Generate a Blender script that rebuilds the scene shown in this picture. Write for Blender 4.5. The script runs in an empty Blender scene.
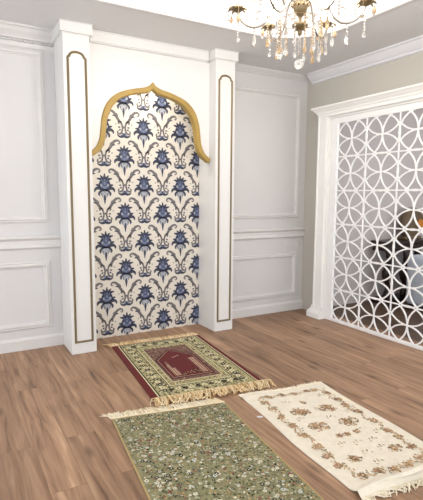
import bpy, bmesh, math, random
from mathutils import Vector, Matrix
random.seed(7)
PI = math.pi
scene = bpy.context.scene
COL = scene.collection

# ------------------------------------------------------------------ materials
def mat(name, color, rough=.5, metal=0.0, trans=0.0, emit=None, estr=0.0, noise=None, spec=.5, ior=1.45, sheen=0.0, bump=None):
    m = bpy.data.materials.new(name); m.use_nodes = True
    nt = m.node_tree; b = nt.nodes['Principled BSDF']
    c = (*color, 1) if len(color) == 3 else color
    b.inputs['Base Color'].default_value = c
    b.inputs['Roughness'].default_value = rough
    b.inputs['Metallic'].default_value = metal
    b.inputs['Transmission Weight'].default_value = trans
    b.inputs['Specular IOR Level'].default_value = spec
    b.inputs['IOR'].default_value = ior
    b.inputs['Sheen Weight'].default_value = sheen
    if emit:
        b.inputs['Emission Color'].default_value = (*emit, 1); b.inputs['Emission Strength'].default_value = estr
    tc = nt.nodes.new('ShaderNodeTexCoord')
    if noise:                                       # (scale, amount): a slight natural unevenness of the colour
        n = nt.nodes.new('ShaderNodeTexNoise'); n.inputs['Scale'].default_value = noise[0]; n.inputs['Detail'].default_value = 4
        r = nt.nodes.new('ShaderNodeValToRGB')
        r.color_ramp.elements[0].position = .3; r.color_ramp.elements[1].position = .7
        k = noise[1]
        r.color_ramp.elements[0].color = tuple(x*(1-k) for x in c[:3])+(1,)
        r.color_ramp.elements[1].color = tuple(min(1, x*(1+k)) for x in c[:3])+(1,)
        nt.links.new(tc.outputs['Object'], n.inputs['Vector'])
        nt.links.new(n.outputs['Fac'], r.inputs['Fac']); nt.links.new(r.outputs['Color'], b.inputs['Base Color'])
    if bump:
        n2 = nt.nodes.new('ShaderNodeTexNoise'); n2.inputs['Scale'].default_value = bump[0]
        bp = nt.nodes.new('ShaderNodeBump'); bp.inputs['Strength'].default_value = bump[1]; bp.inputs['Distance'].default_value = .004
        nt.links.new(tc.outputs['Object'], n2.inputs['Vector'])
        nt.links.new(n2.outputs['Fac'], bp.inputs['Height']); nt.links.new(bp.outputs['Normal'], b.inputs['Normal'])
    return m

def wood_floor(name, dark=1.0):
    m = bpy.data.materials.new(name); m.use_nodes = True
    nt = m.node_tree; N = nt.nodes; L = nt.links; b = N['Principled BSDF']
    tc = N.new('ShaderNodeTexCoord')
    sep = N.new('ShaderNodeSeparateXYZ'); L.new(tc.outputs['Object'], sep.inputs[0])
    cmb = N.new('ShaderNodeCombineXYZ'); L.new(sep.outputs['Y'], cmb.inputs['X']); L.new(sep.outputs['X'], cmb.inputs['Y'])
    br = N.new('ShaderNodeTexBrick'); L.new(cmb.outputs[0], br.inputs['Vector'])
    br.inputs['Scale'].default_value = 1.0
    br.inputs['Brick Width'].default_value = 1.25; br.inputs['Row Height'].default_value = .165
    br.inputs['Mortar Size'].default_value = .0016; br.inputs['Mortar Smooth'].default_value = .3
    br.inputs['Color1'].default_value = (0, 0, 0, 1); br.inputs['Color2'].default_value = (1, 1, 1, 1); br.inputs['Mortar'].default_value = (.5, .5, .5, 1)
    br.offset = .37; br.offset_frequency = 2
    # offset the grain from plank to plank
    sc = N.new('ShaderNodeVectorMath'); sc.operation = 'MULTIPLY'; sc.inputs[1].default_value = (1.2, 15, 1); L.new(cmb.outputs[0], sc.inputs[0])
    off = N.new('ShaderNodeVectorMath'); off.operation = 'MULTIPLY'; off.inputs[1].default_value = (17, 9, 31); L.new(br.outputs['Color'], off.inputs[0])
    add = N.new('ShaderNodeVectorMath'); add.operation = 'ADD'; L.new(sc.outputs[0], add.inputs[0]); L.new(off.outputs[0], add.inputs[1])
    g = N.new('ShaderNodeTexNoise'); g.inputs['Scale'].default_value = 1.6; g.inputs['Detail'].default_value = 8; g.inputs['Roughness'].default_value = .58; g.inputs['Distortion'].default_value = .5
    L.new(add.outputs[0], g.inputs['Vector'])
    ramp = N.new('ShaderNodeValToRGB'); e = ramp.color_ramp.elements
    d = dark
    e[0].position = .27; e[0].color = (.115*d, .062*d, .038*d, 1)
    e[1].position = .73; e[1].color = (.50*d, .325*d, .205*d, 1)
    a = ramp.color_ramp.elements.new(.42); a.color = (.285*d, .168*d, .102*d, 1)
    a = ramp.color_ramp.elements.new(.56); a.color = (.37*d, .225*d, .139*d, 1)
    L.new(g.outputs['Fac'], ramp.inputs['Fac'])
    # knots: sparse, drawn out along the plank
    kv = N.new('ShaderNodeVectorMath'); kv.operation = 'MULTIPLY'; kv.inputs[1].default_value = (1.9, 5.2, 1); L.new(cmb.outputs[0], kv.inputs[0])
    vo = N.new('ShaderNodeTexVoronoi'); vo.inputs['Scale'].default_value = 1.0; L.new(kv.outputs[0], vo.inputs['Vector'])
    kr = N.new('ShaderNodeValToRGB'); kr.color_ramp.elements[0].position = .02; kr.color_ramp.elements[0].color = (.12, .09, .08, 1)
    kr.color_ramp.elements[1].position = .17; kr.color_ramp.elements[1].color = (1, 1, 1, 1)
    L.new(vo.outputs['Distance'], kr.inputs['Fac'])
    mk = N.new('ShaderNodeMixRGB'); mk.blend_type = 'MULTIPLY'; mk.inputs['Fac'].default_value = .75
    L.new(ramp.outputs['Color'], mk.inputs['Color1']); L.new(kr.outputs['Color'], mk.inputs['Color2'])
    # plank to plank tone
    tr = N.new('ShaderNodeValToRGB'); tr.color_ramp.elements[0].color = (.80, .785, .77, 1); tr.color_ramp.elements[1].color = (1.16, 1.16, 1.15, 1)
    L.new(br.outputs['Color'], tr.inputs['Fac'])
    mt = N.new('ShaderNodeMixRGB'); mt.blend_type = 'MULTIPLY'; mt.inputs['Fac'].default_value = 1
    L.new(mk.outputs['Color'], mt.inputs['Color1']); L.new(tr.outputs['Color'], mt.inputs['Color2'])
    gap = N.new('ShaderNodeMixRGB'); gap.inputs['Color2'].default_value = (.11*d, .06*d, .035*d, 1)
    gf = N.new('ShaderNodeMath'); gf.operation = 'MULTIPLY'; gf.inputs[1].default_value = .45; L.new(br.outputs['Fac'], gf.inputs[0])
    L.new(gf.outputs[0], gap.inputs['Fac']); L.new(mt.outputs['Color'], gap.inputs['Color1'])
    L.new(gap.outputs['Color'], b.inputs['Base Color'])
    b.inputs['Roughness'].default_value = .48; b.inputs['Specular IOR Level'].default_value = .35
    return m

M_WALL = mat('wall paint white', (.655, .645, .645), .55, noise=(1.2, .015))
M_TRIM = mat('trim gloss white', (.69, .675, .665), .35)
M_CEIL = mat('ceiling paint', (.71, .71, .72), .8, noise=(.8, .015))
M_TRAY = mat('tray ceiling white', (.9, .885, .87), .7)
M_GREIGE = mat('greige wall paint', (.53, .505, .455), .7, noise=(1.0, .02))
M_MAUVE = mat('mauve grey wall paint', (.47, .43, .42), .8, noise=(1.0, .03))
M_CASE = mat('door casing white', (.89, .89, .87), .35)
M_COLUMN = mat('pilaster white satin', (.78, .775, .765), .38)
M_GILT = mat('antique gilt bead', (.20, .15, .075), .45, metal=.3)
M_GOLD = mat('gold arch paint', (.41, .275, .075), .5, metal=.1, noise=(9, .06))
M_LATT = mat('lattice white lacquer', (.90, .90, .90), .35)
M_FLOOR = wood_floor('oak plank floor')
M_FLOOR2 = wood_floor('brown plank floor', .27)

def hexc(h):
    r = [int(h[i:i+2], 16)/255 for i in (0, 2, 4)]
    return tuple(c/12.92 if c <= .04045 else ((c+.055)/1.055)**2.4 for c in r)

# ------------------------------------------------------------------ helpers
def new():
    return bmesh.new()

def box(bm, x0, x1, y0, y1, z0, z1, mi=0):
    vs = [bm.verts.new((x, y, z)) for x in (x0, x1) for y in (y0, y1) for z in (z0, z1)]
    for f in ((0, 1, 3, 2), (4, 6, 7, 5), (0, 4, 5, 1), (2, 3, 7, 6), (0, 2, 6, 4), (1, 5, 7, 3)):
        bm.faces.new([vs[i] for i in f]).material_index = mi
    return vs

def obj(name, bm, mats, parent=None, smooth=False, bevel=0.0, recalc=True):
    if recalc:
        bmesh.ops.recalc_face_normals(bm, faces=bm.faces)
    if parent:
        off = Vector(parent.location)
        q = parent.parent
        while q:
            off += Vector(q.location); q = q.parent
        bmesh.ops.translate(bm, verts=bm.verts, vec=-off)
    me = bpy.data.meshes.new(name); bm.to_mesh(me); bm.free()
    for m in (mats if isinstance(mats, (list, tuple)) else [mats]):
        me.materials.append(m)
    if smooth:
        for p in me.polygons: p.use_smooth = True
    o = bpy.data.objects.new(name, me); COL.objects.link(o)
    if parent: o.parent = parent
    if bevel:
        md = o.modifiers.new('edge', 'BEVEL'); md.width = bevel; md.segments = 2; md.limit_method = 'ANGLE'
    return o

def struct(name, bm, mats, **k):
    o = obj(name, bm, mats, **k); o['kind'] = 'structure'; return o

def tag(o, label, cat, group=None):
    o['label'] = label; o['category'] = cat
    if group: o['group'] = group
    return o

def thing(name, label, cat, loc, group=None):
    o = bpy.data.objects.new(name, None); COL.objects.link(o); o.location = loc; o.empty_display_size = .1
    return tag(o, label, cat, group)

def extrude(bm, prof, s0, s1, fmap, mi=0):
    """closed profile [(d, z)] extruded along s; fmap(s, z, d) -> world"""
    r0 = [bm.verts.new(fmap(s0, z, d)) for d, z in prof]
    r1 = [bm.verts.new(fmap(s1, z, d)) for d, z in prof]
    n = len(prof)
    for i in range(n):
        j = (i+1) % n
        bm.faces.new((r0[i], r0[j], r1[j], r1[i])).material_index = mi
    bm.faces.new(r0).material_index = mi; bm.faces.new(list(reversed(r1))).material_index = mi

def rect_moulding(bm, s0, s1, z0, z1, prof, fmap):
    """mitred picture moulding: prof = [(inset, d)], open, on the wall"""
    rings = []
    for i, d in prof:
        rings.append([bm.verts.new(fmap(*p, d)) for p in ((s0+i, z0+i), (s1-i, z0+i), (s1-i, z1-i), (s0+i, z1-i))])
    for a, b in zip(rings, rings[1:]):
        for k in range(4):
            bm.faces.new((a[k], a[(k+1) % 4], b[(k+1) % 4], b[k]))

def catmull(pts, n=6):
    out = []
    for i in range(len(pts)-1):
        p0 = pts[max(i-1, 0)]; p1 = pts[i]; p2 = pts[i+1]; p3 = pts[min(i+2, len(pts)-1)]
        for k in range(n):
            t = k/n
            out.append(tuple(.5*((2*p1[j]) + (-p0[j]+p2[j])*t + (2*p0[j]-5*p1[j]+4*p2[j]-p3[j])*t*t + (-p0[j]+3*p1[j]-3*p2[j]+p3[j])*t**3) for j in range(len(p1))))
    out.append(tuple(pts[-1]))
    return out

def tube(bm, pts, rad, n=6, mi=0, closed=False):
    pts = [Vector(p) for p in pts]; rings = []
    R = rad if isinstance(rad, (list, tuple)) else [rad]*len(pts)
    for i, p in enumerate(pts):
        t = (pts[min(i+1, len(pts)-1)]-pts[max(i-1, 0)]).normalized()
        a = t.orthogonal().normalized() if i == 0 else (prev - t*prev.dot(t)).normalized()
        prev = a; c = t.cross(a)
        rings.append([bm.verts.new(p+(a*math.cos(2*PI*k/n)+c*math.sin(2*PI*k/n))*R[i]) for k in range(n)])
    for a, b in zip(rings, rings[1:]):
        for k in range(n):
            bm.faces.new((a[k], a[(k+1) % n], b[(k+1) % n], b[k])).material_index = mi
    bm.faces.new(list(reversed(rings[0]))).material_index = mi; bm.faces.new(rings[-1]).material_index = mi

def lathe(bm, prof, c=(0, 0, 0), n=16, mi=0, cap=True):
    """prof [(r, z)] around z"""
    rings = []
    for r, z in prof:
        rings.append([bm.verts.new((c[0]+r*math.cos(2*PI*k/n), c[1]+r*math.sin(2*PI*k/n), c[2]+z)) for k in range(n)])
    for a, b in zip(rings, rings[1:]):
        for k in range(n):
            bm.faces.new((a[k], a[(k+1) % n], b[(k+1) % n], b[k])).material_index = mi
    if cap:
        bm.faces.new(list(reversed(rings[0]))).material_index = mi; bm.faces.new(rings[-1]).material_index = mi

# ------------------------------------------------------------------ the room
YW = 4.185            # face of the back wall
XR = 3.65             # face of the right wall
ZC = 2.71             # ceiling
XA, XB, CW = .840, 2.2366, .2116      # left and right pilaster, their width
YC = 3.848            # pilaster front
NL, NR = XA+CW, XB                    # the niche
NC = (NL+NR)/2
X0, Y0 = -1.9, -1.6   # how far the room is built towards and past the camera
back = lambda s, z, d: (s, YW-d, z)
right = lambda s, z, d: (XR-d, s, z)

bm = new(); box(bm, X0, XR+.12, Y0, YW+.15, -.06, 0); struct('floor', bm, M_FLOOR)
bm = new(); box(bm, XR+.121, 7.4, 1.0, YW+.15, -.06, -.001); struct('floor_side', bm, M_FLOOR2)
bm = new(); box(bm, X0, XR, YW, YW+.15, 0, ZC); struct('wall_back', bm, M_WALL)
OY0, OY1, OZ = 1.14, 3.80, 2.19       # opening in the right wall that holds the screen
bm = new()
box(bm, XR, XR+.12, OY1, YW+.15, 0, ZC); box(bm, XR, XR+.12, OY0, OY1, OZ, ZC); box(bm, XR, XR+.12, Y0, OY0, 0, ZC)
struct('wall_right', bm, M_GREIGE)
bm = new(); box(bm, XR+.12, 7.4, 4.08, YW+.15, 0, ZC); struct('wall_side_back', bm, M_MAUVE)
bm = new(); box(bm, 7.3, 7.4, 1.0, 4.08, 0, ZC); struct('wall_side_right', bm, M_MAUVE)
bm = new(); box(bm, XR+.12, 7.4, 1.0, YW+.15, ZC, ZC+.1); struct('ceiling_side', bm, M_CEIL)

# ceiling with a round-cornered tray
TX0, TX1, TY0, TY1, TR = .40, 2.84, .62, 3.32, .50
def rr(x0, x1, y0, y1, r, n=10):
    out = []
    for cx, cy, a0 in ((x1-r, y1-r, 0), (x0+r, y1-r, PI/2), (x0+r, y0+r, PI), (x1-r, y0+r, 1.5*PI)):
        for k in range(n+1):
            a = a0+PI/2*k/n
            out.append((cx+r*math.cos(a), cy+r*math.sin(a)))
    return out
def tray_ring(bm, e, z):
    return [bm.verts.new((x, y, z)) for x, y in rr(TX0-e, TX1+e, TY0-e, TY1+e, TR+e)]
bm = new()
outer = [bm.verts.new((x, y, ZC)) for x, y in ((XR+.12, YW+.1), (X0, YW+.1), (X0, Y0), (XR+.12, Y0))]
inner = tray_ring(bm, .035, ZC)
n = len(inner); q = n//4
for c in range(4):
    for k in range(c*q, c*q+q-1):
        bm.faces.new((outer[c], inner[k], inner[k+1]))
    k = c*q+q-1
    bm.faces.new((outer[c], inner[k], inner[(k+1) % n], outer[(c+1) % 4]))
struct('ceiling', bm, M_CEIL)
bm = new()          # lip of the tray, its upstand, cove and top
rings = [tray_ring(bm, e, z) for e, z in ((.035, ZC+.001), (.035, ZC-.004), (.022, ZC-.008), (.004, ZC-.008), (0, ZC-.002), (0, ZC+.022), (.014, ZC+.026), (.014, ZC+.034), (.004, ZC+.040), (.004, ZC+.085), (.10, ZC+.085), (.13, ZC+.10), (.13, ZC+.20), (.10, ZC+.225), (.06, ZC+.235), (.04, ZC+.26))]
for a, b in zip(rings, rings[1:]):
    for k in range(n): bm.faces.new((a[k], a[(k+1) % n], b[(k+1) % n], b[k]))
bm.faces.new(rings[-1])
struct('ceiling_tray', bm, M_TRAY)

# wall panel mouldings, rails, baseboards, cornices
PAN = [(0, 0), (0, .010), (.008, .016), (.016, .012), (.020, .012), (.026, .024), (.040, .022), (.046, .008), (.052, .008), (.055, 0)]
def rail(zt):    # chair rail with two ridges, closed profile (d, z)
    return [(0, zt), (.030, zt), (.036, zt-.008), (.036, zt-.020), (.024, zt-.032), (.014, zt-.042), (.014, zt-.072), (.022, zt-.082), (.024, zt-.100), (.012, zt-.112), (0, zt-.115)]
BASE = [(0, 0), (.016, 0), (.016, .088), (.010, .098), (.006, .108), (0, .110)]
CROWN = [(0, ZC), (.085, ZC), (.085, ZC-.014), (.066, ZC-.022), (.052, ZC-.046), (.030, ZC-.066), (.018, ZC-.080), (.018, ZC-.092), (0, ZC-.100)]
k = 0
for s0, s1, name in ((X0, XA, 'left of the niche'), (NR+CW, XR, 'right of the niche')):
    left = s0 < 0
    pl_s = ((-1.6, -.42), (-.30, .745)) if left else ((2.57, 3.55),)
    for a, b in pl_s:
        for z0, z1 in (((1.115, 2.545), (.185, .775)) if left else ((1.105, 2.505), (.185, .695))):
            bm = new(); rect_moulding(bm, a, b, z0, z1, PAN, back)
            k += 1; struct('trim_%d' % k, bm, M_TRIM)
    zt = 1.0 if left else .985
    bm = new(); extrude(bm, rail(zt), s0, s1, back); k += 1; struct('trim_%d' % k, bm, M_TRIM)
    bm = new(); extrude(bm, BASE, s0, s1, back); struct('baseboard_back_left' if left else 'baseboard_back_right', bm, M_TRIM)
    bm = new(); extrude(bm, CROWN if left else [(0, ZC), (.05, ZC), (.046, ZC-.012), (.028, ZC-.030), (.012, ZC-.046), (.010, ZC-.055), (0, ZC-.058)], s0, s1, back)
    if left:
        x = s0+.02
        while x < s1-.03:
            box(bm, x, x+.020, YW-.0165, YW-.002, ZC-.116, ZC-.102); x += .040
        extrude(bm, [(0, ZC-.122), (.014, ZC-.122), (.010, ZC-.15), (0, ZC-.165)], s0, s1, back)
    k += 1; struct('trim_%d' % k, bm, M_WALL if not left else M_TRIM)
bm = new()
RC = [(0, ZC), (.105, ZC), (.105, ZC-.012), (.085, ZC-.020), (.075, ZC-.034), (.050, ZC-.060), (.034, ZC-.074), (.022, ZC-.078), (.022, ZC-.098), (0, ZC-.104)]
extrude(bm, RC, Y0, YW-.086, right)
k += 1; struct('trim_%d' % k, bm, mat('cornice cool white', (.74, .74, .78), .5))

# ------------------------------------------------------------------ pilasters
def pilaster(x, label):
    w = CW
    t = thing('pilaster', label, 'column', (x+w/2, YC+.1, 0), 'pilasters flanking the niche')
    bm = new(); box(bm, x, x+w, YC, YW-.001, 0, ZC-.09); obj('shaft', bm, M_COLUMN, t, bevel=.003)
    bm = new()
    for e, z0, z1 in ((.006, ZC-.094, ZC-.086), (.022, ZC-.086, ZC-.008), (.028, ZC-.008, ZC-.001)):
        box(bm, x-e, x+w+e, YC-e, YW-.001, z0, z1)
    obj('capital', bm, M_COLUMN, t, bevel=.003)
    # gilt bead outlining the front, its head arched between two shoulders
    a, b, z0, z1 = x+.035, x+w-.035, .105, 2.437
    m = (a+b)/2; h = (b-a)/2
    path = [(a, z0), (b, z0), (b, z1)]
    path += [(b-.012, z1+.012)]
    for i in range(0, 11):
        an = PI*i/10
        path.append((m+(h-.014)*math.cos(an), z1+.012+.034*math.sin(an)))
    path += [(a+.012, z1+.012), (a, z1)]
    bm = new(); prof = [(-.0088, 0), (-.0088, .005), (0, .009), (.0088, .005), (.0088, 0)]
    n = len(path); rings = []
    for i in range(n):
        p0 = Vector(path[i-1]); p = Vector(path[i]); p2 = Vector(path[(i+1) % n])
        d = (p2-p0)
        d1 = (p-p0).normalized(); d2 = (p2-p).normalized()
        nn = Vector((-(d1+d2).y, (d1+d2).x)).normalized()
        sc = 1/max(.55, nn.dot(Vector((-d1.y, d1.x))))
        rings.append([bm.verts.new((p.x+nn.x*o*sc, YC-dd+.0005, p.y+nn.y*o*sc)) for o, dd in prof])
    for i in range(n):
        A = rings[i]; B = rings[(i+1) % n]
        for j in range(len(prof)-1): bm.faces.new((A[j], A[j+1], B[j+1], B[j]))
    obj('gilt_bead', bm, M_GILT, t)
    return t
pilaster(XA, 'square white pilaster with a gilt outline, at the left side of the wallpapered niche')
pilaster(XB, 'square white pilaster with a gilt outline, between the niche and the right-hand wall panels')

# ------------------------------------------------------------------ arch over the niche
OUT = [(0, 2.360), (.028, 2.327), (.085, 2.303), (.20, 2.277), (.33, 2.228), (.42, 2.145), (.468, 2.03), (.483, 1.92), (.497, 1.83), (.535, 1.755), (.590, 1.712)]
INN = [(0, 2.296), (.042, 2.266), (.10, 2.252), (.20, 2.230), (.305, 2.183), (.380, 2.105), (.422, 2.01), (.436, 1.92), (.450, 1.82), (.490, 1.735), (.575, 1.672)]
OUTc = [OUT[0]] + catmull(OUT[1:], 4); INNc = [INN[0]] + catmull(INN[1:], 4)
YP = 3.965            # face of the white arch board
t = thing('niche_arch', 'white board with a gold ogee arch spanning the niche between the two pilasters', 'arch', (NC, YP, 1.7))
bm = new()
arcv = [(NC+x, z-.012) for x, z in reversed(OUTc)] + [(NC-x, z-.012) for x, z in OUTc[1:]]
arcv = [(min(max(x, NL+.001), NR-.001), z) for x, z in arcv]
ring = [(NL+.001, 2.63), (NR-.001, 2.63)] + arcv
inn = [(min(max(NC+x, NL+.001), NR-.001), z-.012) for x, z in reversed(OUTc)] + [(min(max(NC-x, NL+.001), NR-.001), z-.012) for x, z in OUTc[1:]]
def outer_pt(p):                                       # the point of the board's straight outline level with, or above, an arch point
    f = abs(p[0]-NC)/(NR-NC); top = ZC-.098
    return (p[0], top)
rows = []
for p in inn:
    q = outer_pt(p)
    rows.append([bm.verts.new(v) for v in ((p[0], YP, p[1]), (q[0], YP, q[1]), (q[0], YP+.035, q[1]), (p[0], YP+.035, p[1]))])
for A, B in zip(rows, rows[1:]):
    for k4 in range(4): bm.faces.new((A[k4], A[(k4+1) % 4], B[(k4+1) % 4], B[k4]))
bm.faces.new(rows[0]); bm.faces.new(rows[-1])
obj('arch_board', bm, M_COLUMN, t)
bm = new()            # gold band: front face with a bevel, soffit
o2 = [(NC+x, z) for x, z in reversed(OUTc)] + [(NC-x, z) for x, z in OUTc[1:]]
i2 = [(NC+x, z) for x, z in reversed(INNc)] + [(NC-x, z) for x, z in INNc[1:]]
cl = lambda x: min(max(x, NL+.002), NR-.002)
def ringv(pts, y): return [bm.verts.new((cl(x), y, z)) for x, z in pts]
def mix(A, B, f): return [(a[0]+(b[0]-a[0])*f, a[1]+(b[1]-a[1])*f) for a, b in zip(A, B)]
rs = [ringv(o2, YP+.001), ringv(o2, YP-.014), ringv(mix(o2, i2, .14), YP-.020), ringv(mix(o2, i2, .86), YP-.020), ringv(i2, YP-.014), ringv(i2, YP+.045), ringv(o2, YP+.045)]
for A, B in zip(rs, rs[1:]):
    for i in range(len(A)-1): bm.faces.new((A[i], A[i+1], B[i+1], B[i]))
for e in (0, -1):
    bm.faces.new([r[e] for r in rs])
obj('gold_band', bm, M_GOLD, t)
# cornice over the arch, between the pilasters
bm = new()
for y, z0, z1 in ((YP-.018, ZC-.097, ZC-.088), (YP-.030, ZC-.088, ZC-.012), (YP-.038, ZC-.012, ZC-.001)):
    box(bm, NL+.029, NR-.029, y, YP+.06, z0, z1)
obj('cornice', bm, M_COLUMN, t, bevel=.002)

# ------------------------------------------------------------------ wallpaper: cream ground with a navy damask
WY = YW-.008
DAM = [mat('wallpaper cream', hexc('dfd9ce'), .42, noise=(14, .03)), mat('damask navy', hexc('363b50'), .45, noise=(60, .25)),
       mat('damask blue', hexc('6b7697'), .45, noise=(70, .25)), mat('damask pale blue', hexc('a7abb5'), .45, noise=(60, .1)), mat('damask taupe', hexc('6f6a6c'), .45, noise=(60, .2))]
bm = new(); box(bm, NL+.001, NR-.001, WY, YW-.0005, .001, ZC-.10)
def flat(pts, mi, lay):
    vs = []
    px = [min(max(x, NL+.002), NR-.002) for x, z in pts]
    if max(px)-min(px) < .002: return
    if max(z for x, z in pts) > ZC-.11 or min(z for x, z in pts) < .003:
        pts = [(x, min(max(z, .003), ZC-.11)) for x, z in pts]
        if max(z for x, z in pts)-min(z for x, z in pts) < .002: return
    try:
        f = bm.faces.new([bm.verts.new((x, WY-.0003-.0002*lay, z)) for x, (_, z) in zip(px, pts)])
        f.material_index = mi
    except ValueError: pass
def ribbon(path, wid, mi, lay=1, n=5):
    """tapered curved stroke through the points"""
    P = catmull(path, n); L = len(P); A = []; B = []
    for i, p in enumerate(P):
        a = P[max(i-1, 0)]; b = P[min(i+1, L-1)]
        dx, dz = b[0]-a[0], b[1]-a[1]; l = math.hypot(dx, dz) or 1
        u = i/(L-1); f = u*(len(wid)-1); k0 = min(int(f), len(wid)-2); w = 1.1*(wid[k0]+(wid[k0+1]-wid[k0])*(f-k0))
        A.append((p[0]-dz/l*w/2, p[1]+dx/l*w/2)); B.append((p[0]+dz/l*w/2, p[1]-dx/l*w/2))
    for i in range(L-1):
        flat([A[i], A[i+1], B[i+1], B[i]], mi, lay)
def motif(cx, cz):
    def R(path, wid, mi, lay=1):
        for s in (1, -1):
            ribbon([(cx+s*x, cz+z) for x, z in path], wid, mi, lay)
    def E(x, z, rx, rz, mi, lay=2, rot=0, n=10):
        for s in ((1, -1) if abs(x) > 1e-6 else (1,)):
            flat([(cx+s*(x+rx*math.cos(a)*math.cos(rot)-rz*math.sin(a)*math.sin(rot)), cz+z+rx*math.cos(a)*math.sin(rot)+rz*math.sin(a)*math.cos(rot)) for a in [2*PI*k/n for k in range(n)]], mi, lay)
    # crown of leaves
    ribbon([(cx, cz+.05), (cx, cz+.08), (cx, cz+.118)], [.014, .024, .006], 1)
    R([(.006, .05), (.022, .078), (.040, .100)], [.012, .022, .006], 1)
    R([(.012, .05), (.042, .066), (.072, .072)], [.014, .022, .006], 1)
    # head
    E(0, .018, .058, .050, 2, 2); E(0, .026, .020, .024, 1, 3); E(0, .028, .013, .017, 2, 4); E(.040, -.006, .016, .012, 2, 2); E(.014, .058, .008, .012, 1, 3); E(.032, .036, .010, .016, 1, 3, .5); E(.034, .008, .010, .012, 3, 3)
    R([(.044, -.005), (.046, .025), (.030, .055)], [.012, .010, .004], 1, 3)
    # drooping leaves
    R([(0, -.034), (.030, -.026), (.066, -.016), (.088, -.030), (.092, -.052)], [.016, .022, .026, .020, .006], 1, 4)
    R([(.004, -.030), (.036, -.044), (.054, -.066), (.050, -.088)], [.010, .018, .018, .006], 1, 4)
    R([(.046, -.010), (.066, .012), (.082, .010)], [.016, .018, .006], 1, 3)
    R([(.008, -.028), (.034, -.050), (.046, -.086)], [.014, .015, .004], 3, 3)
    # pale skirt and tail
    R([(.004, -.03), (.014, -.065), (.010, -.105)], [.026, .024, .006], 3, 2)
    R([(.030, -.04), (.030, -.07), (.020, -.10)], [.006, .010, .002], 4, 2)
    ribbon([(cx, cz-.075), (cx, cz-.11), (cx, cz-.165)], [.004, .022, .002], 1, 3)
    # S vines rising to both sides
    R([(.018, -.215), (.048, -.190), (.074, -.150), (.100, -.118), (.132, -.108), (.150, -.124), (.140, -.140), (.128, -.132)], [.006, .022, .026, .022, .017, .013, .010, .005], 4)
    R([(.070, -.160), (.094, -.150), (.112, -.152)], [.004, .012, .001], 1, 2)
    R([(.060, -.176), (.060, -.146), (.072, -.122)], [.004, .012, .001], 4, 2)
    # pair of C scrolls back to back on a dark foot
    R([(.040, -.222), (.052, -.214), (.046, -.200), (.026, -.210), (.013, -.258), (.024, -.300), (.048, -.312), (.062, -.296), (.050, -.282)], [.008, .013, .016, .015, .015, .016, .016, .013, .006], 4)
    E(.044, -.252, .012, .009, 4); E(.038, -.275, .010, .008, 1)
    R([(0, -.330), (.026, -.338), (.054, -.330), (.062, -.312)], [.020, .020, .012, .003], 1)
    R([(.010, -.300), (.018, -.320), (.034, -.334)], [.008, .012, .006], 2)
    E(0, -.250, .006, .012, 4); E(0, -.318, .009, .016, 1)
    E(.076, -.225, .006, .006, 4)
PX, PZ = .385, .53
for i in range(-1, 8):
    for j in range(-1, 6):
        motif(1.635+(i-3)*PX/2, .372+j*PZ + (PZ/2 if (i % 2 == 0) else 0))
wp = obj('wallpaper', bm, DAM, recalc=False)
tag(wp, 'cream wallpaper with a navy and blue damask pattern filling the back of the niche', 'wallpaper')

# ------------------------------------------------------------------ screen opening: casing and lattice
t = bpy.data.objects.new('door_1', None); COL.objects.link(t); t.location = (3.60, 3.75, 0); t['kind'] = 'structure'
for y0, y1, nm in ((3.69, 3.845, 1), (1.10, 1.25, -1)):
    bm = new()
    box(bm, 3.525, XR-.0005, y0+(.035 if nm > 0 else 0), y1-(.035 if nm < 0 else 0), .13, OZ+.005)
    a, b = (3.69, 3.726) if nm > 0 else (1.214, 1.25)
    box(bm, 3.555, 3.60, a, b, .13, OZ+.005)
    box(bm, 3.515, XR-.0005, y1-.018 if nm > 0 else y0, y1 if nm > 0 else y0+.018, .13, OZ+.005)
    obj('jamb', bm, M_CASE, t, bevel=.003)
    bm = new()      # flared plinth
    e = [(3.475, .0), (3.475, .055), (3.485, .075), (3.500, .090), (3.510, .115), (3.512, .132)]
    lo = []
    for x, z in e:
        g = 3.525-x
        ya, yb = (y0+.002, y1+g) if nm > 0 else (y0-g, y1-.002)
        lo.append([bm.verts.new(p) for p in ((x, ya, z), (x, yb, z), (XR-.0005, yb, z), (XR-.0005, ya, z))])
    for A, B in zip(lo, lo[1:]):
        for i in range(4): bm.faces.new((A[i], A[(i+1) % 4], B[(i+1) % 4], B[i]))
    bm.faces.new(lo[0]); bm.faces.new(lo[-1])
    obj('plinth', bm, M_CASE, t)
bm = new()          # cornice: stepped profile that returns at its ends
steps = [(.0, OZ), (.006, OZ), (.006, OZ+.030), (.016, OZ+.036), (.020, OZ+.052), (.034, OZ+.062), (.040, OZ+.070), (.058, OZ+.086), (.064, OZ+.088), (.064, OZ+.104), (.0, OZ+.106)]
lo = []
for g, z in steps:
    lo.append([bm.verts.new(p) for p in ((3.525-g, 1.10-g, z), (3.525-g, 3.845+g, z), (XR-.0005, 3.845+g, z), (XR-.0005, 1.10-g, z))])
for A, B in zip(lo, lo[1:]):
    for i in range(4): bm.faces.new((A[i], A[(i+1) % 4], B[(i+1) % 4], B[i]))
bm.faces.new(lo[0]); bm.faces.new(lo[-1])
obj('cornice', bm, M_CASE, t)
bm = new(); box(bm, 3.555, 3.60, 1.25, 3.69, OZ-.02, OZ+.001); obj('head', bm, M_CASE, t)

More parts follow.
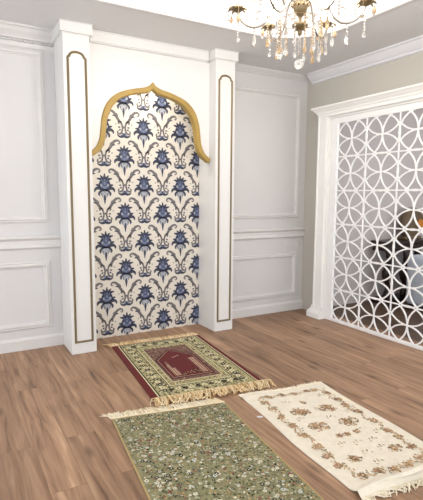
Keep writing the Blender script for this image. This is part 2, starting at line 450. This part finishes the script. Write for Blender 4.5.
LX0, LX1 = 3.572, 3.582
FY1, FY0 = 3.688, 1.252
PY, PZl = .3805, .3507
GY1 = 3.601; NCOL = 6; GY0 = GY1-NCOL*PY
GZ0 = .010; NROW = 6; GZ1 = GZ0+NROW*PZl
t = thing('lattice_screen', 'white pierced screen of interlacing circles filling the opening on the right', 'screen', (3.58, 2.45, 0))
bm = new()
for a, b, z0, z1 in ((GY1-.004, FY1, .001, OZ-.022), (FY0, GY0+.004, .001, OZ-.022)):
    box(bm, LX0-.008, LX1+.008, a, b, z0, z1)
box(bm, LX0-.008, LX1+.008, GY0+.004, GY1-.004, GZ1-.004, OZ-.022)
box(bm, LX0-.008, LX1+.008, GY0+.004, GY1-.004, .001, GZ0+.022)
obj('frame', bm, M_LATT, t, bevel=.002)
bm = new(); SW = .0068
seq = [0]
def strip(pts, w=SW, closed=False):
    """flat bar of the tracery following (y, z) points; each bar sits a hair off its neighbours in depth"""
    seq[0] += 1; e = (seq[0] % 7)*.00012
    n = len(pts); rings = []
    for i, p in enumerate(pts):
        a = pts[(i-1) % n] if closed else pts[max(i-1, 0)]; b = pts[(i+1) % n] if closed else pts[min(i+1, n-1)]
        dy, dz = b[0]-a[0], b[1]-a[1]; l = math.hypot(dy, dz); ny, nz = -dz/l*w, dy/l*w
        c = lambda y, z, x: bm.verts.new((x, min(max(y, GY0-.003), GY1+.003), min(max(z, GZ0-.003), GZ1+.003)))
        rings.append([c(p[0]+ny, p[1]+nz, LX0+e), c(p[0]-ny, p[1]-nz, LX0+e), c(p[0]-ny, p[1]-nz, LX1-e), c(p[0]+ny, p[1]+nz, LX1-e)])
    for i in range(n if closed else n-1):
        A = rings[i]; B = rings[(i+1) % n]
        for k in range(4): bm.faces.new((A[k], A[(k+1) % 4], B[(k+1) % 4], B[k]))
    if not closed: bm.faces.new(rings[0]); bm.faces.new(list(reversed(rings[-1])))
RA = .604
for i in range(NCOL):
    for j in range(NROW):
        cy = GY1-(i+.5)*PY; cz = GZ0+(j+.5)*PZl
        strip([(cy+.513*PY*math.cos(2*PI*k/40), cz+.513*PZl*math.sin(2*PI*k/40)) for k in range(40)], closed=True)
        pts = []
        for k in range(-12, 13):
            u = .500*k/12; pts.append((u, RA-math.sqrt(RA*RA-u*u)))
        for A in ((1, 0, 0, 1), (1, 0, 0, -1), (0, 1, 1, 0), (0, -1, 1, 0)):
            strip([(cy+(A[0]*u+A[1]*v)*PY, cz+(A[2]*u+A[3]*v)*PZl) for u, v in pts])
for i in range(NCOL+1):
    for j in range(NROW+1):
        y = GY1-i*PY; z = GZ0+j*PZl
        if 0 < i < NCOL:
            strip([(y, z-.215*PZl), (y, z+.215*PZl)], .0062)
        if 0 < j < NROW:
            strip([(y-.215*PY, z), (y+.215*PY, z)], .0062)
obj('tracery', bm, M_LATT, t)

# ------------------------------------------------------------------ beyond the screen
M_EBONY = mat('dark carved wood', hexc('241813'), .3, noise=(8, .3))
CXA, CXB, CYF, CYB = 4.66, 5.60, 3.81, 4.06
t = thing('console_table', 'dark console table with shaped legs seen through the lattice screen', 'table', ((CXA+CXB)/2, 3.87, 0))
bm = new(); box(bm, CXA, CXB, CYF-.03, CYB, .755, .80); obj('table_top', bm, M_EBONY, t, bevel=.012)
bm = new(); box(bm, CXA+.02, CXB-.06, CYF+.01, CYB-.02, .675, .755); obj('apron', bm, M_EBONY, t, bevel=.008)
for x, y in ((4.74, CYF+.04), (5.065, CYF+.04), (CXB-.12, CYF+.03), (CXB-.12, CYB-.06)):
    bm = new()
    pts = catmull([(x-.01, y, .69), (x+.025, y-.03, .58), (x-.015, y-.01, .47), (x-.01, y, .33), (x+.03, y-.005, .20), (x, y, .06)], 5)
    rad = [.035, .05, .052, .030, .038, .05, .042, .030, .036, .045, .03]
    R = [rad[min(int(i/len(pts)*11), 10)] for i in range(len(pts))]
    tube(bm, pts, R, 10); obj('leg', bm, M_EBONY, t, smooth=True)
bm = new(); box(bm, CXA+.03, CXB-.02, CYF-.005, CYB-.02, 0, .06); obj('base_shelf', bm, M_EBONY, t, bevel=.01)
M_BLUE = mat('pale blue grey upholstery', hexc('b3bac4'), .8, noise=(5, .05), sheen=.2)
t = thing('ottoman', 'pale blue-grey upholstered seat standing in front of the dark console table', 'seat', (5.20, 3.44, 0))
bm = new(); box(bm, 4.76, 5.6, 3.30, 3.60, .06, .66)
o = obj('cushion_body', bm, M_BLUE, t, smooth=True); md = o.modifiers.new('soft', 'BEVEL'); md.width = .06; md.segments = 4
bm = new(); box(bm, 4.78, 5.58, 3.32, 3.58, 0, .062); obj('plinth', bm, M_EBONY, t)
M_BRONZE = mat('olive brown carved frame', hexc('5d4c38'), .45, noise=(12, .2)); M_AMBER = mat('amber glass', hexc('b9762f'), .25, noise=(6, .2))
t = thing('mantel_clock', 'round brown object with an amber face on the console table behind the lattice', 'ornament', (5.27, 3.93, .80))
bm = new(); box(bm, 5.08, 5.40, 3.86, 3.98, .801, .845); obj('foot', bm, M_BRONZE, t, bevel=.01)
bm = new(); lathe(bm, [(.02, -.055), (.19, -.05), (.205, -.02), (.205, .02), (.19, .05), (.02, .055)], n=28)
bmesh.ops.rotate(bm, verts=bm.verts, cent=(0, 0, 0), matrix=Matrix.Rotation(PI/2, 3, 'X')); bmesh.ops.translate(bm, verts=bm.verts, vec=(5.27, 3.93, 1.012))
obj('case', bm, M_BRONZE, t, smooth=False)
bm = new(); lathe(bm, [(.005, 0), (.06, .0), (.065, .012), (.005, .018)], n=24)
bmesh.ops.rotate(bm, verts=bm.verts, cent=(0, 0, 0), matrix=Matrix.Rotation(PI/2, 3, 'X')); bmesh.ops.translate(bm, verts=bm.verts, vec=(5.37, 3.876, 1.0))
obj('face', bm, M_AMBER, t)

# ------------------------------------------------------------------ rugs
def bil(c, u, v):
    return ((1-u)*(1-v)*c[0][0]+u*(1-v)*c[1][0]+u*v*c[2][0]+(1-u)*v*c[3][0], (1-u)*(1-v)*c[0][1]+u*(1-v)*c[1][1]+u*v*c[2][1]+(1-u)*v*c[3][1])

class Rug:
    """cloth on corners FL, FR, BR, BL; u across, v from the front edge to the back; pattern pieces are woven just into its surface"""
    def __init__(s, corners, zf, thick, nu=28, nv=44, edge=None):
        s.c = corners; s.z = zf; s.t = thick; s.bm = new(); s.edge = edge or (lambda u, v: (0, 0))
        s.W = math.dist(corners[0], corners[1]); s.L = math.dist(corners[1], corners[2])
        g = [[s.bm.verts.new(s.P(i/nu, j/nv, 0)) for i in range(nu+1)] for j in range(nv+1)]
        for j in range(nv):
            for i in range(nu): s.bm.faces.new((g[j][i], g[j][i+1], g[j+1][i+1], g[j+1][i])).material_index = 0
        loop = [g[0][i] for i in range(nu+1)]+[g[j][nu] for j in range(1, nv+1)]+[g[nv][i] for i in range(nu-1, -1, -1)]+[g[j][0] for j in range(nv-1, 0, -1)]
        low = [s.bm.verts.new((v.co.x, v.co.y, v.co.z-thick+.001)) for v in loop]
        for i in range(len(loop)):
            j = (i+1) % len(loop); s.bm.faces.new((loop[i], low[i], low[j], loop[j])).material_index = 0
    def P(s, u, v, e=0):
        x, y = bil(s.c, u, v); dx, dy = s.edge(u, v)
        return (x+dx, y+dy, s.z(u, v)+s.t+e)
    def poly(s, pts, mi, lay=1):
        try: s.bm.faces.new([s.bm.verts.new(s.P(u, v, .0006+.0004*lay)) for u, v in pts]).material_index = mi
        except ValueError: pass
    def blob(s, u, v, r, mi, lay=2, n=6, sq=1.0, rot=None):
        rot = random.random()*6.28 if rot is None else rot
        P = []
        for k in range(n):
            a = 2*PI*k/n; x = r*math.cos(a); y = r*sq*math.sin(a)
            P.append((u+(x*math.cos(rot)-y*math.sin(rot))/s.W, v+(x*math.sin(rot)+y*math.cos(rot))/s.L))
        s.poly(P, mi, lay)
    def band(s, u0, u1, v0, v1, mi, lay=1, nu=14, nv=22):
        for i in range(nu):
            for j in range(nv):
                a, b = u0+(u1-u0)*i/nu, u0+(u1-u0)*(i+1)/nu; c, d = v0+(v1-v0)*j/nv, v0+(v1-v0)*(j+1)/nv
                s.poly([(a, c), (b, c), (b, d), (a, d)], mi, lay)
    def flower(s, u, v, r, petal, heart, lay=3, n=5):
        a0 = random.random()*6.28
        for k in range(n):
            a = a0+2*PI*k/n
            s.blob(u+r*.62*math.cos(a)/s.W, v+r*.62*math.sin(a)/s.L, r*.46, petal, lay, 5)
        s.blob(u, v, r*.34, heart, lay+1, 5)

def fringe(rug, v, out, n, length, mats, name, parent, zlift=.004, u0=0, u1=1, tilt=0.0, heap=.004):
    """twisted threads hanging off one short edge"""
    bm = new(); d = -1 if v == 0 else 1
    hem = []
    for i in range(n):
        u = u0+(u1-u0)*(i+.5)/n
        x, y, z = rug.P(u, v); l = length*random.uniform(.72, 1.1); dx = tilt+.020*math.sin(u*57+2*math.sin(u*23))+.012*math.sin(u*131)+random.gauss(0, .014)
        L = l; zz = z-.002+zlift; ze = max(.0045, zlift*.8)
        pts = [(x, y-d*.006, zz), (x+dx*.3, y+d*L*.35, zz+random.uniform(0, heap)), (x+dx*.8+random.gauss(0, .006), y+d*L*.7, max(ze, zz*.7)+random.uniform(0, heap)), (x+dx*1.4+random.gauss(0, .01), y+d*L, ze)]
        w = random.uniform(.0026, .0042)
        tube(bm, catmull(pts, 2), [w, w, w, w*.95, w*.9, w*.8, w*.5], 4, random.choice(range(len(mats))))
    # the knotted hem the threads leave from
    pts = [rug.P(u0+(u1-u0)*k/24, v, -.001) for k in range(25)]
    tube(bm, pts, .006, 5, 0)
    return obj(name, bm, mats, parent)

def fabric(h, k=.15, sc=120):
    return mat('yarn '+h, hexc(h), .95, noise=(sc, k), spec=.1, sheen=.1, bump=(260, .5))

# --- red rug with a prayer niche
RED = [(1.098, 2.686), (1.925, 2.582), (2.04, 3.823), (1.196, 3.883)]
t = thing('prayer_rug', 'dark red prayer rug with a patterned cream border, lying in front of the niche', 'rug', (1.565, 3.24, 0))
rg = Rug(RED, lambda u, v: .001+.0015*math.sin(7*u+3*v)*math.sin(5*v), .007)
RM = [fabric('611513'), fabric('aba374'), fabric('2a2a1a'), fabric('e0d8b0'), fabric('755448'), fabric('5f1214'), fabric('451414'), fabric('c9a78c'), fabric('565634'), fabric('d6b583')]
# border: cream line, patterned band, cream line, narrow band, field
rg.band(.058, .962, .012, .980, 3); rg.band(.068, .952, .020, .972, 2, 2); rg.band(.080, .940, .032, .962, 1, 3)
rg.band(.205, .795, .135, .868, 2, 4); rg.band(.213, .787, .142, .862, 3, 5); rg.band(.222, .778, .150, .856, 1, 6)
rg.band(.262, .738, .195, .825, 3, 7); rg.band(.268, .732, .201, .820, 4, 8)
def ringpos(i0, i1):
    """a random (u, v) between two rectangular insets"""
    while True:
        u, v = random.uniform(i0[0], 1-i0[0]), random.uniform(i0[1], 1-i0[1])
        if u < i1[0] or u > 1-i1[0] or v < i1[1] or v > 1-i1[1]: return u, v
for _ in range(2300):
    u, v = ringpos((.088, .040), (.200, .130)); rg.blob(u, v, random.uniform(.005, .010), random.choice([2, 2, 2, 8, 3, 3, 3, 6]), 4+random.randint(0, 2), 5, random.uniform(.45, 1))
for k in range(20):                                    # repeated rosettes of the wide border
    for u in (.145, .855):
        v = .10+.80*k/19; rg.flower(u, v, .022, 3 if k % 2 else 2, 0 if k % 2 else 3, 7)
for k in range(11):
    for v in (.095, .91):
        rg.flower(.20+.60*k/10, v, .022, 3 if k % 2 else 2, 0, 7)
for _ in range(600):
    u, v = ringpos((.226, .158), (.256, .190)); rg.blob(u, v, random.uniform(.004, .008), random.choice([2, 2, 3, 6, 9]), 8, 5, .7)
for _ in range(1000):
    u, v = random.uniform(.28, .72), random.uniform(.21, .81); rg.blob(u, v, random.uniform(.004, .009), random.choice([6, 6, 2, 7, 1, 0]), 9, 5, .6)
def house(e, mi, lay, z0):
    A, B = .305-e, .675+e
    N = 8
    for k in range(N):                                 # split in strips so the shape follows the cloth
        ua, ub = A+(B-A)*k/N, A+(B-A)*(k+1)/N
        top = lambda u: .575+e*.6+(.165+e*.4)*(1-abs(u-.5)/((B-A)/2))
        rg.poly([(ua, z0), (ub, z0), (ub, top(ub)), (ua, top(ua))], mi, lay)
house(.022, 6, 10, .238); house(.010, 6, 11, .246); house(.004, 7, 11.6, .252); house(.0, 5, 12.4, .256)
for u in (.368, .632):                                 # striped columns in the red field
    for o, w, m_ in ((0, .030, 7), (-.022, .004, 6), (.022, .004, 6), (0, .006, 4)):
        rg.poly([(u+o-w, .275), (u+o+w, .275), (u+o+w, .545), (u+o-w, .545)], m_, 13.2+.5*(w < .01))
for u, v in ((.50, .60), (.47, .59), (.53, .61), (.50, .44), (.52, .43), (.47, .45)): rg.blob(u, v, .012, 7, 13.4, 6, .5)
for _ in range(60):
    rg.blob(random.uniform(.41, .60), random.uniform(.262, .36), random.uniform(.005, .010), random.choice([6, 2, 8, 1]), 13.4, 5, .7)
obj('pile', rg.bm, RM, t, recalc=False)
FR = [fabric('e3c99c', .1), fabric('c7a572', .1), fabric('f0dfbb', .1)]
fringe(rg, 0, -1, 250, .105, FR, 'fringe', t, zlift=.016, tilt=-.012, heap=.018, u0=-.01, u1=1.035)
fringe(rg, 1, 1, 240, .095, FR, 'fringe', t, u0=-.02, u1=1.0)

# --- sage green rug, all over small flowers
GRN = [(.640, 1.18), (1.352, 1.12), (1.502, 2.446), (.784, 2.58)]
t = thing('flower_rug', 'sage green rug covered in tiny flowers, at the bottom centre nearest the viewer', 'rug', (1.07, 1.83, 0))
rg = Rug(GRN, lambda u, v: .001+.002*math.sin(9*u)*math.sin(6*v+1), .006)
GM = [fabric('888563', .25, 40), fabric('2f3328'), fabric('d9d5c0'), fabric('a9a88a'), fabric('8f5a4c'), fabric('50573a'), fabric('b59a6a'), fabric('6a2f2a'), fabric('c9ccc4')]
for u0, u1 in ((.0, .012), (.988, 1)): rg.band(u0, u1, 0, 1, 6, 1, 1, 30)
rg.band(0, 1, .99, 1, 6, 1, 20, 1)
for _ in range(5600):
    u, v = random.uniform(.02, .98), random.uniform(.01, .985)
    rg.blob(u, v, random.uniform(.003, .009), random.choice([1, 1, 5, 5, 5, 3, 3, 2, 4, 6, 6, 0, 0, 8]), 1.5+2*random.random(), 5, random.uniform(.4, 1))
for _ in range(300):
    u, v = random.uniform(.03, .97), random.uniform(.02, .975)
    m_ = random.choice([2, 2, 2, 1, 1, 8, 4, 3]); rg.flower(u, v, random.uniform(.007, .0125), m_, random.choice([6, 7, 1]) if m_ != 1 else 2, 4.2+random.random(), 5)
obj('pile', rg.bm, GM, t, recalc=False)
FG = [fabric('eadfc4', .1), fabric('dccba6', .1), fabric('f0e8d4', .1)]
fringe(rg, 1, 1, 210, .085, FG, 'fringe', t, zlift=.003, tilt=-.014, u0=-.005, u1=1.0)

# --- ivory rug with floral sprays
IVO = [(1.525, 1.31), (2.185, 1.25), (2.284, 2.37), (1.640, 2.466)]
def zcream(u, v):
    f = .055*math.exp(-((v-.035-.02*u)/.022)**2)*(.35+.65*math.exp(-((u-.55)/.38)**2))   # the wrinkle along the front hem
    return .001+f+.002*math.sin(5*u+2)*math.sin(7*v)+.010*math.exp(-((v-.97)/.03)**2)*math.exp(-((u-.12)/.22)**2)
t = thing('ivory_rug', 'ivory rug with brown and rose flower sprays, lying at the right', 'rug', (1.91, 1.85, 0))
rg = Rug(IVO, zcream, .006, 30, 110, edge=lambda u, v: (.008*math.sin(9*v+1)*(1 if u < .5 else -.6)*abs(2*u-1), .006*math.sin(8*u)-.062*math.exp(-((v-.050-.02*u)/.016)**2)*math.exp(-((u-.55)/.4)**2)))
IM = [fabric('e6decd', .04, 30), fabric('ad8c68'), fabric('8c7056'), fabric('938f72'), fabric('bd9d74'), fabric('d6c09f'), fabric('716f55'), fabric('b38d70')]
def spray(u, v, r, n, big=False):
    for _ in range(n):
        a = random.random()*6.28; q = r*math.sqrt(random.random())
        uu, vv = u+q*math.cos(a)/rg.W, v+q*.8*math.sin(a)/rg.L
        rg.blob(uu, vv, random.uniform(.004, .010), random.choice([1, 1, 2, 4, 4, 7, 3, 6, 5]), 1+3*random.random(), 5, random.uniform(.4, 1))
    for _ in range(max(2, n//8)):
        a = random.random()*6.28; q = r*.5*random.random()
        rg.flower(u+q*math.cos(a)/rg.W, v+q*math.sin(a)/rg.L, random.uniform(.012, .019), random.choice([1, 7, 4, 2]), random.choice([5, 2]), 4.5)
def twig(u, v, a, l):
    for k in range(5):
        f = k/4; b = a+(1.3 if k % 2 else -.9); rg.blob(u+(l*f*math.cos(a)+.008*math.cos(b))/rg.W, v+(l*f*math.sin(a)+.008*math.sin(b)+.01*math.sin(3*f))/rg.L, .009, random.choice([3, 4, 6, 4, 5]), 2, 6, .42, b)
for u, v in ((.66, .69), (.352, .53), (.663, .523), (.366, .70)): spray(u, v, .066, 78)
for u, v in ((.712, .232), (.30, .23)): spray(u, v, .044, 46)
for u, v in ((.51, .80), (.50, .42), (.41, .423), (.60, .424)): spray(u, v, .026, 9)
for u, v in ((.154, .483), (.151, .378), (.132, .291), (.131, .211), (.15, .59), (.14, .69), (.16, .79), (.15, .87), (.853, .205), (.87, .294), (.861, .365), (.88, .478), (.88, .593), (.87, .68), (.881, .759), (.875, .856)):
    spray(u, v, .034, 26); twig(u, v, random.choice([1.2, -1.4]), .07)
for side in (.145, .87):                                # running garland of leaves inside the long edges
    for k in range(150):
        v = .12+.80*k/149; rg.blob(side+.028*math.sin(v*46)+random.gauss(0, .012), v, random.uniform(.006, .011), random.choice([4, 5, 5, 3, 7, 1, 4]), 1+random.random(), 5, .5)
for k in range(80):
    u = .15+.70*k/79
    rg.blob(u, .112+.012*math.sin(u*40)+random.gauss(0, .006), random.uniform(.006, .011), random.choice([4, 5, 3, 7, 1, 4]), 1+random.random(), 5, .5)
    rg.blob(u, .925+.010*math.sin(u*40)+random.gauss(0, .006), random.uniform(.006, .010), random.choice([4, 5, 5, 3, 4]), 1+random.random(), 5, .5)
for u, v in ((.20, .114), (.35, .115), (.639, .115), (.785, .125), (.49, .105)): spray(u, v, .036, 22); twig(u, v, .2, .06)
for u, v in ((.25, .925), (.40, .93), (.55, .92), (.70, .93), (.80, .92)): spray(u, v, .03, 16)
for u, v in ((.406, .423), (.316, .338), (.596, .424), (.582, .256), (.415, .258), (.403, .167), (.733, .837), (.30, .83), (.52, .60), (.52, .70), (.60, .33), (.74, .38), (.45, .33), (.24, .62), (.77, .61)):
    twig(u, v, random.uniform(-.5, .6), .05)
obj('weave', rg.bm, IM, t, recalc=False, smooth=False)
FI = [fabric('efe6d2', .05), fabric('e4d8be', .05)]
fringe(rg, 0, -1, 62, .036, FI, 'fringe', t, zlift=.004, u0=.0, u1=1.0, tilt=.01)
fringe(rg, 1, 1, 70, .03, FI, 'fringe', t, zlift=.001)
bm = new()
for a, b, c in (((1.588, 2.180), (.030, -.012), 0), ):
    x, y = a; d = Vector((b[0], b[1], 0)); e = Vector((-.006, -.020, 0))
    p = Vector((x-.012, y+.006, .0035))
    vs = [p, p+d, p+d+e, p+e]
    lo = [bm.verts.new(v) for v in vs]; hi = [bm.verts.new(v+Vector((0, 0, .0018+.004*(i in (2, 3))))) for i, v in enumerate(vs)]
    bm.faces.new(hi); bm.faces.new(list(reversed(lo)))
    for i in range(4): bm.faces.new((lo[i], lo[(i+1) % 4], hi[(i+1) % 4], hi[i]))
o = obj('care_tag', bm, mat('tag cloth', (.75, .76, .8), .7), t); o['label'] = 'small white sewn-in tag'

# ------------------------------------------------------------------ chandelier
CX, CY = 1.672, 1.992
M_BRASS = mat('antique brass', hexc('86755a'), .35, metal=.7)
M_SILV = mat('champagne metal', hexc('97918a'), .3, metal=.75)
M_CRY = mat('clear crystal', (.97, .96, .94), .03, trans=.85, ior=1.5, spec=.8)
M_AMB = mat('champagne crystal', (.76, .56, .33), .05, trans=.55, ior=1.5, spec=.8)
M_SHADE = mat('lit frosted glass', (.95, .93, .88), .5, emit=(1.0, .93, .84), estr=5.0)
ch = thing('chandelier', 'crystal chandelier with lit glass shades hanging from the ceiling tray', 'chandelier', (CX, CY, 2.33))
V = lambda x, y, z: (CX+x, CY+y, z)
bm = new(); lathe(bm, [(.0, 2.968), (.065, 2.968), (.065, 2.955), (.045, 2.93), (.015, 2.915), (.0, 2.91)], V(0, 0, 0), 20, cap=False); obj('ceiling_rose', bm, M_SILV, ch, smooth=True)
bm = new()
for k in range(7):
    z = 2.905-.038*k; pts = []
    for q in range(13):
        a = 2*PI*q/12; r1, r2 = .010, .022
        pts.append(V(r1*math.cos(a) if k % 2 else 0, 0 if k % 2 else r1*math.cos(a), z+r2*math.sin(a)))
    tube(bm, pts, .0028, 5)
obj('chain', bm, M_SILV, ch, smooth=True)
bm = new()
lathe(bm, [(.003, 2.66), (.010, 2.64), (.022, 2.63), (.010, 2.61), (.012, 2.57), (.030, 2.545), (.040, 2.52), (.022, 2.49), (.012, 2.47), (.012, 2.43), (.025, 2.41), (.036, 2.385), (.028, 2.36), (.012, 2.345)], V(0, 0, 0), 18); obj('stem', bm, M_SILV, ch, smooth=True)
bm = new()
lathe(bm, [(.014, 2.372), (.036, 2.366), (.042, 2.356), (.040, 2.340), (.030, 2.318), (.014, 2.300), (.009, 2.292), (.009, 2.268), (.036, 2.262), (.044, 2.256), (.040, 2.244), (.024, 2.232), (.010, 2.224), (.013, 2.216), (.010, 2.206), (.003, 2.200)], V(0, 0, 0), 20)
for k in range(10):                                    # leaf rim of the bowl
    a = 2*PI*k/10; tube(bm, [V(.036*math.cos(a), .036*math.sin(a), 2.345), V(.046*math.cos(a), .046*math.sin(a), 2.352), V(.049*math.cos(a), .049*math.sin(a), 2.366)], [.006, .005, .002], 6)
obj('bowl', bm, M_BRASS, ch, smooth=True)
bm = new()                                             # lower ring that carries the inner drops
tube(bm, [V(.115*math.cos(2*PI*k/24), .115*math.sin(2*PI*k/24), 2.275) for k in range(25)], .002, 6)
for k in range(6):
    a = 2*PI*k/6+.3; tube(bm, [V(.03*math.cos(a), .03*math.sin(a), 2.30), V(.07*math.cos(a), .07*math.sin(a), 2.262), V(.115*math.cos(a), .115*math.sin(a), 2.275)], .002, 5)
obj('drop_ring', bm, M_BRASS, ch, smooth=True)

def pendant(x, y, z, L, amber=False, drop=.030, name='crystal_pendant', beads=True):
    bm = new(); zz = z
    tube(bm, [(x, y, z), (x, y, z-L+drop)], .0009, 4, 1)
    while beads and zz > z-L+drop*1.5:
        lathe(bm, [(.0005, .0065), (.0055, .003), (.0068, 0), (.0055, -.003), (.0005, -.0065)], (x, y, zz-.007), 6, 0); zz -= .0155
    lathe(bm, [(.0005, drop*.95), (.0035, drop*.7), (.0085, drop*.15), (.0115, -drop*.25), (.0095, -drop*.6), (.0045, -drop*.9), (.0005, -drop)], (x, y, z-L+drop), 8, 0)
    return obj(name, bm, [M_AMB if amber else M_CRY, M_BRASS], ch)

RAD = .335
dirn = math.atan2(CY, CX)                              # arms are turned so two of them point across the view
lamps = []
for k in range(6):
    a = dirn+PI/2+2*PI*k/6+.04
    c, s = math.cos(a), math.sin(a)
    U = lambda r, z, o=0: V(r*c-o*s, r*s+o*c, z)
    bm = new()
    pts = catmull([(.030, 2.375), (.085, 2.415), (.13, 2.385), (.165, 2.30), (.215, 2.258), (.275, 2.262), (.318, 2.300), (RAD, 2.345)], 5)
    tube(bm, [U(r, z) for r, z in pts], .0062, 7)
    # scroll on the arm
    cur = catmull([(.165, 2.30), (.205, 2.335), (.235, 2.325), (.235, 2.300), (.218, 2.298)], 4)
    tube(bm, [U(r, z) for r, z in cur], .0036, 6)
    arm = obj('arm', bm, M_SILV, ch, smooth=True)
    bm = new()
    cx, cy, _ = U(RAD, 0)
    lathe(bm, [(.006, 2.335), (.016, 2.338), (.036, 2.350), (.041, 2.357), (.036, 2.356), (.020, 2.352), (.014, 2.37), (.016, 2.395), (.010, 2.40)], (cx, cy, 0), 14)
    for q in range(8):
        b = 2*PI*q/8; tube(bm, [(cx+.032*math.cos(b), cy+.032*math.sin(b), 2.353), (cx+.046*math.cos(b), cy+.046*math.sin(b), 2.350), (cx+.053*math.cos(b), cy+.053*math.sin(b), 2.341)], [.006, .006, .002], 5)
    obj('candle_cup', bm, M_BRASS, arm, smooth=True)
    bm = new()
    pr = [(.016, 2.375), (.034, 2.385), (.048, 2.405), (.052, 2.430), (.047, 2.455), (.050, 2.475), (.062, 2.492), (.060, 2.492), (.047, 2.474), (.044, 2.455), (.048, 2.430), (.044, 2.408), (.030, 2.390), (.014, 2.383)]
    lathe(bm, pr, (cx, cy, 0), 18, cap=False)
    obj('glass_shade', bm, M_SHADE, arm, smooth=True)
    lamps.append((cx, cy, 2.53))
    for q in range(5):                                 # drops around the cup
        b = a+2*PI*q/5+.5
        pendant(cx+.050*math.cos(b), cy+.050*math.sin(b), 2.348, random.choice([.055, .065, .08]), q % 3 == 1, .020, beads=False)
    x, y, _ = U(RAD-.005, 0); pendant(x, y, 2.335, .155, False, .013)
    x, y, _ = U(.243, 0); pendant(x, y, 2.253, .115 if k % 2 else .10, k % 3 == 2, .036)
    x, y, _ = U(.17, 0, .012); pendant(x, y, 2.292, .15, k % 2 == 0, .030)
for k in range(14):
    a = 2*PI*k/14+.2
    pendant(CX+.115*math.cos(a), CY+.115*math.sin(a), 2.272, random.choice([.15, .175, .195]), k % 3 == 0, .024)
bm = new()
tube(bm, [V(0, 0, 2.20), V(0, 0, 2.08)], .0009, 4, 1)
z = 2.19
while z > 2.105:
    lathe(bm, [(.0005, .0065), (.0055, .003), (.0068, 0), (.0055, -.003), (.0005, -.0065)], V(0, 0, z), 6, 0); z -= .0155
obj('bead_string', bm, [M_CRY, M_BRASS], ch)
bm = new(); bmesh.ops.create_icosphere(bm, subdivisions=2, radius=.0265, matrix=Matrix.Translation(V(0, 0, 2.056))); obj('crystal_ball', bm, M_CRY, ch)

# ------------------------------------------------------------------ light
def light(name, kind, loc, power, color=(1, 1, 1), size=.1, rot=None, **kw):
    d = bpy.data.lights.new(name, kind); d.energy = power; d.color = color
    if kind == 'AREA': d.shape = 'RECTANGLE'; d.size = size; d.size_y = kw.get('sy', size)
    elif kind == 'SPOT': d.shadow_soft_size = size; d.spot_size = kw.get('angle', 1.2); d.spot_blend = kw.get('blend', .6)
    else: d.shadow_soft_size = size
    o = bpy.data.objects.new(name, d); COL.objects.link(o); o.location = loc
    if rot: o.rotation_euler = rot
    return o
for i, p in enumerate(lamps):
    light('chandelier_bulb', 'POINT', p, 6, (1, .92, .82), .03)
light('niche_downlight', 'SPOT', (NC, YW-.10, 2.60), 16, (1, .93, .82), .03, (0, 0, 0), angle=2.4, blend=.8)
light('side_room_fill', 'AREA', (5.2, 2.6, 2.68), 11, (1, .95, .92), 2.0)  # added fill with no visible fixture, brightens the space behind the lattice
w = bpy.data.worlds.new('daylight'); scene.world = w; w.use_nodes = True
bg = w.node_tree.nodes['Background']; bg.inputs['Color'].default_value = (.93, .965, 1.0, 1); bg.inputs['Strength'].default_value = 1.3

# ------------------------------------------------------------------ camera
f, pitch, yaw, roll = 457.6433, .1175, .5189, .0057
fw = Vector((math.sin(yaw)*math.cos(pitch), math.cos(yaw)*math.cos(pitch), -math.sin(pitch)))
r = Vector((math.cos(yaw), -math.sin(yaw), 0)); u = r.cross(fw)
r, u = r*math.cos(roll)+u*math.sin(roll), u*math.cos(roll)-r*math.sin(roll)
cam = bpy.data.cameras.new('camera'); co = bpy.data.objects.new('camera', cam); COL.objects.link(co)
co.matrix_world = Matrix(((r.x, u.x, -fw.x, 0), (r.y, u.y, -fw.y, 0), (r.z, u.z, -fw.z, 1.35), (0, 0, 0, 1)))
cam.sensor_fit = 'HORIZONTAL'; cam.sensor_width = 36; cam.lens = 36*f/423; cam.clip_start = .05
scene.camera = co
vs = scene.view_settings
vs.view_transform = 'Standard'; vs.look = 'None'; vs.gamma = 1; vs.use_curve_mapping = False; vs.exposure = 0.75
